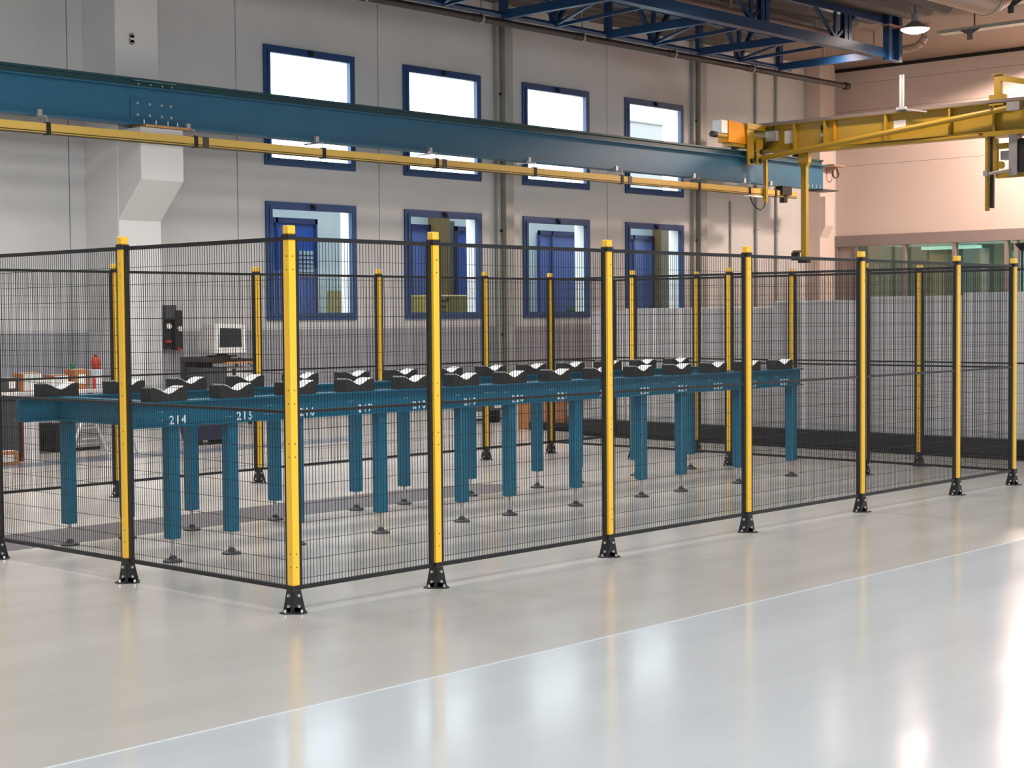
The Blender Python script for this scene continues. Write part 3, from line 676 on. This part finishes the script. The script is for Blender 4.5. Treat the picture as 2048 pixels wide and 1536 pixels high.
MB().cyl((9, 10.6, 6.98), (22.3, 10.6, 6.98), .09, 18).obj('pipe_body', M_duct, d4, True)
for x in (10, 13, 16, 19, 21.8): MB().box(x-.015, x+.015, 10.585, 10.615, 7.0, ZC-.002).obj('hanger', M_galv, d4)
for i, (zz, xx, y1_) in enumerate(((6.9, 23.4, 8.8), (7.02, 22.0, 7.3))):
    t = thing('cable_tray', ['perforated cable tray hung from brackets at top right, lower of the two', 'perforated cable tray at top right, upper of the two beside the duct'][i], 'cable tray', (xx, 0, zz))
    MB().box(-.15, .15, -12, y1_, 0, .006).box(-.15, -.144, -12, y1_, 0, .06).box(.144, .15, -12, y1_, 0, .06).obj('tray', M_galv, t)
    y = y1_-.7
    while y > -2:
        MB().prism([(-.22, 0), (.22, 0), (.05, -.09), (.05, -.2), (-.05, -.2), (-.05, -.09)], 'x', -.2, -.17).obj('bracket', M_dgrey, t).location = (0, y, -.002)
        MB().box(-.01, .01, y-.01, y+.01, .006, ZC-zz-.002).obj('hanger', M_dgrey, t)
        y -= 1.35

# wall bracket with cable loop at the far corner
cb = thing('cable_reel_bracket', 'small bracket with cable loops on the corner column at the end of the blue beam', 'bracket', (27.0, 13.595, 4.8))
M_br = mat('beige_bracket', (168, 140, 122), .5)
MB().box(-.2, .3, -.32, -.002, .10, .15).prism([(-.32, .10), (-.002, .10), (-.002, -.05), (-.2, .03)], 'x', -.02, .02).obj('shelf', M_br, cb)
lp_ = []
for k in range(25):
    a = 2*PI*k/12; lp_.append((.1+.12*math.cos(a), -.15-.002*k, -.03+.12*math.sin(a)))
MB().tube(lp_, .012, 6).obj('cable_loop', mat('brown_cable', (120, 80, 60), .6), cb)

# ================================================================== LAMPS
def lamp(name, x, y, z, label, power):
    t = thing(name, label, 'lamp', (x, y, z), 0, 'high bay lamps')
    n = 28; pr = [(.27, .015), (.235, .04), (.17, .09), (.10, .14), (.07, .16), (.07, .30), (.001, .30)]
    s = MB()
    m_ = len(pr)
    for (r, zz) in pr:
        for k in range(n): a = 2*PI*k/n; s.v.append((r*math.cos(a), r*math.sin(a), zz))
    for j in range(m_-1):
        for k in range(n): l = (k+1) % n; s.f.append((j*n+k, j*n+l, (j+1)*n+l, (j+1)*n+k))
    s.obj('shade', M_grey, t, True)
    MB().lathe((0, 0, 0), [(.001, -.07), (.10, -.06), (.19, -.035), (.25, .0), (.262, .02), (.001, .028)], 28).obj('lens', mat('lamp_lens', (255, 240, 225), .4, emit=(1, .86, .76, 18)), t)
    MB().cyl((0, 0, .30), (0, 0, ZC-z-.002), .012, 8).obj('suspension_rod', M_dgrey, t)
    l = D.lights.new('lamp_light', 'SPOT'); l.energy = power; l.color = (1.0, .74, .60); l.spot_size = math.radians(158); l.spot_blend = .35; l.shadow_soft_size = .18
    o = D.objects.new('lamp_light', l); COL.objects.link(o); o.location = (0, 0, -.08); o.parent = t
lamp('high_bay_lamp', 22.04, 8.60, 6.80, 'glowing round high bay lamp hanging left of the cable trays', 420)
lamp('high_bay_lamp', 22.0, 10.28, 6.78, 'glowing high bay lamp half hidden behind the blue truss chord', 160)

# ================================================================== PARTITION
ps = [(6.92, 6.36, 1.60), (6.36, 4.10, 1.635), (4.10, 2.87, 1.70), (2.87, 1.71, 1.735), (1.71, .55, 1.765), (.55, -.6, 1.765)]
pt = thing('partition', 'low partition of upright grey panels on a black plinth beyond the far fence', 'partition', (10.65, 0, 0))
MB().box(-.10, .25, -.6, 7.1, .05, .215).obj('plinth', M_plin, pt); MB().box(-.05, .2, -.6, 7.05, 0, .05).obj('plinth_base', M_dark, pt)
for a, b, zt in ps: MB().box(0, .05, b+.006, a-.006, .216, zt).obj('panel', M_part, pt, bevel=.004)
fu = thing('funnel_lamp', 'dark funnel on a thin pole at the right edge above the partition', 'lamp', (11.3, 1.35, 0))
MB().cyl((0, 0, 0), (0, 0, 2.28), .012, 8).obj('pole', M_dark, fu); MB().lathe((0, 0, 2.21), [(.012, 0), (.03, .02), (.075, .07), (.08, .085), (.001, .085)], 16).obj('funnel', M_dark, fu, True)
MB().lathe((0, 0, 0), [(.001, 0), (.12, 0), (.12, .02), (.001, .025)], 16).obj('foot', M_dark, fu)

# ================================================================== CLUTTER AT THE BACK
def crate(name, label, x, y, z, sx, sy_, sz, m, lid=True, group=None, cat='box', rz=0, big=.5):
    t = thing(name, label, cat, (x, y, z), rz, group)
    MB().box(-sx/2, sx/2, -sy_/2, sy_/2, 0, sz).obj('box_body', m, t, bevel=.006)
    if lid:
        MB().box(-sx/2-.002, sx/2+.002, -.03, .03, sz, sz+.002).obj('tape', M_white, t)
        MB().box(-sx*big/2, sx*big/2, -sy_/2-.002, -sy_/2, sz*(1-big)/2, sz*(1+big)/2).obj('paper_label', M_white, t)
    return t
wbn = thing('workbench', 'pale workbench loaded with boxes behind the left end of the cage', 'workbench', (4.45, 10.25, 0))
MB().box(-1.3, 1.25, -.3, .45, .69, .735).obj('bench_top', M_cab, wbn, bevel=.006)
for x in (-1.2, 1.15):
    for y in (-.22, .38): MB().box(x-.025, x+.025, y-.025, y+.025, 0, .69).obj('leg', M_dgrey, wbn)
MB().box(-1.2, 1.15, .37, .39, .1, .16).obj('stretcher', M_dgrey, wbn)
zb = .7355
crate('cardboard_box', 'dark grey box with a brown end at the left of the workbench', 4.24, 10.2, zb, .16, .2, .16, M_dgrey, group='boxes on the workbench')
crate('cardboard_box', 'white fronted brown carton, tallest at the left of the workbench', 4.44, 10.12, zb, .24, .24, .21, M_card, big=.92, group='boxes on the workbench')
crate('cardboard_box', 'small white carton in the middle of the workbench', 4.72, 10.2, zb, .22, .2, .13, M_white, group='boxes on the workbench')
crate('cardboard_box', 'low brown carton with white label behind the first support block', 4.93, 10.3, zb, .2, .22, .17, M_card, big=.85, group='boxes on the workbench')
crate('cardboard_box', 'upright tan carton beside the orange flask on the workbench', 5.15, 10.22, zb, .18, .24, .23, M_card, group='boxes on the workbench')
crate('cardboard_box', 'pale blue and white carton under the orange flask', 5.33, 10.15, zb, .15, .2, .22, mat('pale_blue_box', (190, 198, 210), .6), group='boxes on the workbench')
fl = thing('orange_flask', 'rounded orange red flask standing upright at the right of the workbench', 'flask', (5.47, 10.3, zb))
MB().lathe((0, 0, 0), [(.001, 0), (.03, 0), (.035, .2), (.05, .24), (.055, .29), (.05, .34), (.03, .37), (.001, .38)], 18).obj('flask_body', M_red, fl, True)
MB().cyl((0, 0, .375), (0, 0, .392), .015, 10).obj('flask_cap', M_dark, fl)
tag(MB().lathe((5.12, 10.25, zb+.2325), [(.001, 0), (.03, 0), (.03, .05), (.012, .07), (.001, .075)], 12).obj('green_bottle', M_green, smooth=True), 'small green bottle on top of the tan carton', 'bottle')
tag(MB().lathe((5.245, 10.0, zb), [(.001, 0), (.02, 0), (.02, .12), (.01, .14), (.001, .145)], 12).obj('red_can', M_red, smooth=True), 'small red spray can between the cartons on the workbench', 'can')
tag(MB().lathe((5.45, 10.02, zb), [(.001, 0), (.045, .005), (.05, .03), (.03, .055), (.001, .06)], 14).obj('red_tape_roll', M_red, smooth=True), 'small red roll at the right end of the workbench top', 'tape roll')
# cabinets under and beside the bench
c_ = thing('tall_cabinet', 'dark cabinet with a pale side panel at the left edge of the picture', 'cabinet', (3.78, 9.45, 0))
MB().box(-.8, .19, 0, .5, .06, .69).obj('cabinet_body', M_dark, c_); MB().box(-.8, .19, .02, .48, 0, .06).obj('plinth', M_dark, c_)
MB().box(.19, .40, 0, .5, 0, .685).obj('side_panel', M_cab, c_); MB().box(.19, .205, -.01, 0, 0, .685).obj('edge_trim', mat('dark_red_edge', (120, 30, 34), .5), c_)
MB().box(-.3, .15, -.012, 0, .1, .66).obj('door', M_dgrey, c_)
crate('cardboard_box', 'small tan carton on the floor at the left picture edge', 3.6, 9.2, 0, .25, .2, .15, M_card)
dr = thing('drawer_unit', 'light grey drawer unit on the floor under the workbench', 'drawer unit', (5.28, 10.35, 0))
MB().box(-.2, .2, -.15, .2, .04, .32).obj('unit_body', M_cab, dr); MB().box(-.18, .18, -.13, .18, 0, .04).obj('unit_base', M_dark, dr)
for z in (.06, .19): 
    d = MB().box(-.18, .18, -.17, -.15, z, z+.11).obj('drawer', M_grey, dr); MB().box(-.1, .1, -.185, -.17, z+.07, z+.085).obj('handle', M_chrome, d)
ss = tag(MB().box(4.85, 5.02, 10.2, 10.6, 0, .33).obj('dark_tool_case', M_dark, bevel=.01), 'black tool case on the floor left of the drawer unit', 'case')
st = thing('step_stool', 'chrome framed stool with splayed legs behind the left end of the table', 'stool', (4.85, 9.1, 0))
MB().box(-.25, .3, -.14, .2, .43, .46).obj('seat', M_dark, st, bevel=.01)
for p, q in (((-.18, 0, .43), (-.02, -.04, 0)), ((.24, 0, .43), (.36, -.04, 0)), ((-.24, .15, .43), (-.42, .18, 0)), ((.2, .16, .43), (.1, .2, 0))):
    MB().cyl(p, q, .018, 10).obj('leg', M_chrome, st, True)
MB().cyl((-.32, .165, .16), (.14, .185, .16), .008, 8).obj('stretcher', M_chrome, st, True)

# monitor cart
mc = thing('monitor_cart', 'dark computer cart with a keyboard shelf against the window wall', 'cart', (9.0, 12.6, 0))
MB().box(-.45, .05, -.25, .3, .93, 1.0).box(-.45, .05, .2, .3, .08, .93).obj('cart_body', mat('brown_black', (52, 44, 42), .6), mc)
MB().box(-.42, .02, -.2, .28, .12, .85).obj('cabinet', M_dgrey, mc, bevel=.01)
MB().box(-.08, .55, -.3, .25, .90, .925).obj('shelf', M_wood, mc); MB().box(-.06, .52, -.28, .2, .926, .965).obj('keyboard', M_dark, mc)
MB().box(0, .48, -.2, .22, .60, .84).obj('printer', M_cab, mc, bevel=.01); MB().box(.1, .14, -.22, .0, .62, .82).obj('printer_slot', M_dark, mc)
MB().box(-.02, .5, -.25, .25, .56, .59).box(.48, .51, -.25, -.22, .05, .9).box(.48, .51, .2, .23, .05, .9).obj('frame', M_dgrey, mc)
for (a, b) in ((-.38, -.15), (-.38, .2), (.45, -.15), (.45, .2)): MB().cyl((a-.015, b, .04), (a+.015, b, .04), .04, 14).obj('castor', M_dark, mc)
MB().tube([(.45, .1, .97), (.6, .1, .90), (.75, .1, .82), (.85, .1, .78)], .008).obj('cable', M_dark, mc)
mo = thing('crt_monitor', 'white boxy computer monitor standing on the dark cart', 'monitor', (8.98, 12.5, 1.0005), math.radians(-6))
MB().prism([(-.27, .05), (.27, .05), (.25, .46), (-.25, .48)], 'y', -.26, -.19).obj('bezel', M_white, mo, bevel=.01)
MB().prism([(-.265, .055), (.265, .055), (.24, .46), (-.24, .46)], 'y', -.19, .12).prism([(-.22, .07), (.22, .07), (.18, .40), (-.18, .40)], 'y', .12, .26).obj('housing', M_cab, mo)
MB().prism([(-.18, .14), (.19, .14), (.175, .405), (-.17, .415)], 'y', -.268, -.258).obj('screen', M_screen, mo)
MB().box(-.16, .16, -.18, .12, 0, .02).cyl((0, -.03, .02), (0, -.03, .055), .08, 16).obj('stand', M_dark, mo)
# wall device (phones / radio chargers)
wd = thing('wall_control_box', 'black wall device with two handsets and red buttons beside the corbel column', 'control box', (9.13, 14.0, 1.1))
MB().box(-.14, .06, -.14, -.002, .44, .66).obj('upper_box', M_dgrey, wd, bevel=.01); MB().box(-.14, .0, -.10, -.002, 0, .43).obj('lower_box', M_dark, wd, bevel=.01)
MB().box(.03, .15, -.16, -.002, -.02, .58).obj('handset', M_dark, wd, bevel=.012)
for (a, z) in ((-.07, .34), (.09, .30)): MB().cyl((a, -.1 if a < 0 else -.16, z), (a, -.135 if a < 0 else -.19, z), .04, 16).obj('dial', M_white, wd)
for (a, z) in ((-.07, .11), (.09, -.01)): MB().lathe((a, -.1 if a < 0 else -.13, z), [(.001, -.03), (.05, -.015), (.05, .015), (.001, .03)], 14).obj('red_knob', M_red, wd)
# bins and boxes on the floor
nb = thing('navy_bin', 'low navy blue storage bin with wires on top behind the table legs', 'bin', (6.72, 9.85, 0))
MB().prism([(-.22, .06), (.22, .06), (.25, .24), (-.25, .24)], 'y', -.18, .18).obj('bin_body', M_navy, nb); MB().box(-.2, -.15, -.15, .15, 0, .06).obj('skid', M_dark, nb); MB().box(.15, .2, -.15, .15, 0, .06).obj('skid', M_dark, nb)
for s_ in range(5): MB().tube([(-.2+.08*s_, 0, .24), (-.15+.08*s_, -.1, .29), (-.08+.07*s_, .02, .27), (-.02+.05*s_, -.12, .25)], .004, 5).obj('wire_offcut', M_white, nb)
crate('cardboard_box', 'brown carton on the floor left of the partition, behind the back fence', 11.2, 8.46, 0, .3, .22, .42, M_card, group='cartons by the partition')
crate('cardboard_box', 'wide orange brown carton on a dark pallet between the fence posts', 11.25, 7.98, .1035, .35, .42, .36, mat('orange_card', (186, 122, 78), .8, noise=.1), group='cartons by the partition')
pal = thing('dark_pallet', 'dark flat pallet under the orange brown carton', 'pallet', (11.25, 7.9, 0))
MB().box(-.25, .25, -.42, .42, .05, .1).obj('deck', M_dark, pal)
for y in (-.38, 0, .38): MB().box(-.25, .25, y-.04, y+.04, 0, .05).obj('runner', M_dark, pal)
pj = thing('pallet_truck', 'dark low machine with white controls on the floor behind the back fence', 'machine', (11.6, 9.85, 0))
MB().box(-.35, .35, -.2, .2, .18, .34).obj('machine_body', M_dgrey, pj, bevel=.02); MB().box(-.3, .45, -.03, .03, .03, .06).box(-.3, -.25, -.15, .15, .0, .18).box(.25, .3, -.15, .15, 0, .18).obj('chassis', M_dark, pj)
MB().box(.1, .3, -.22, -.2, .22, .34).obj('control_panel', M_white, pj)
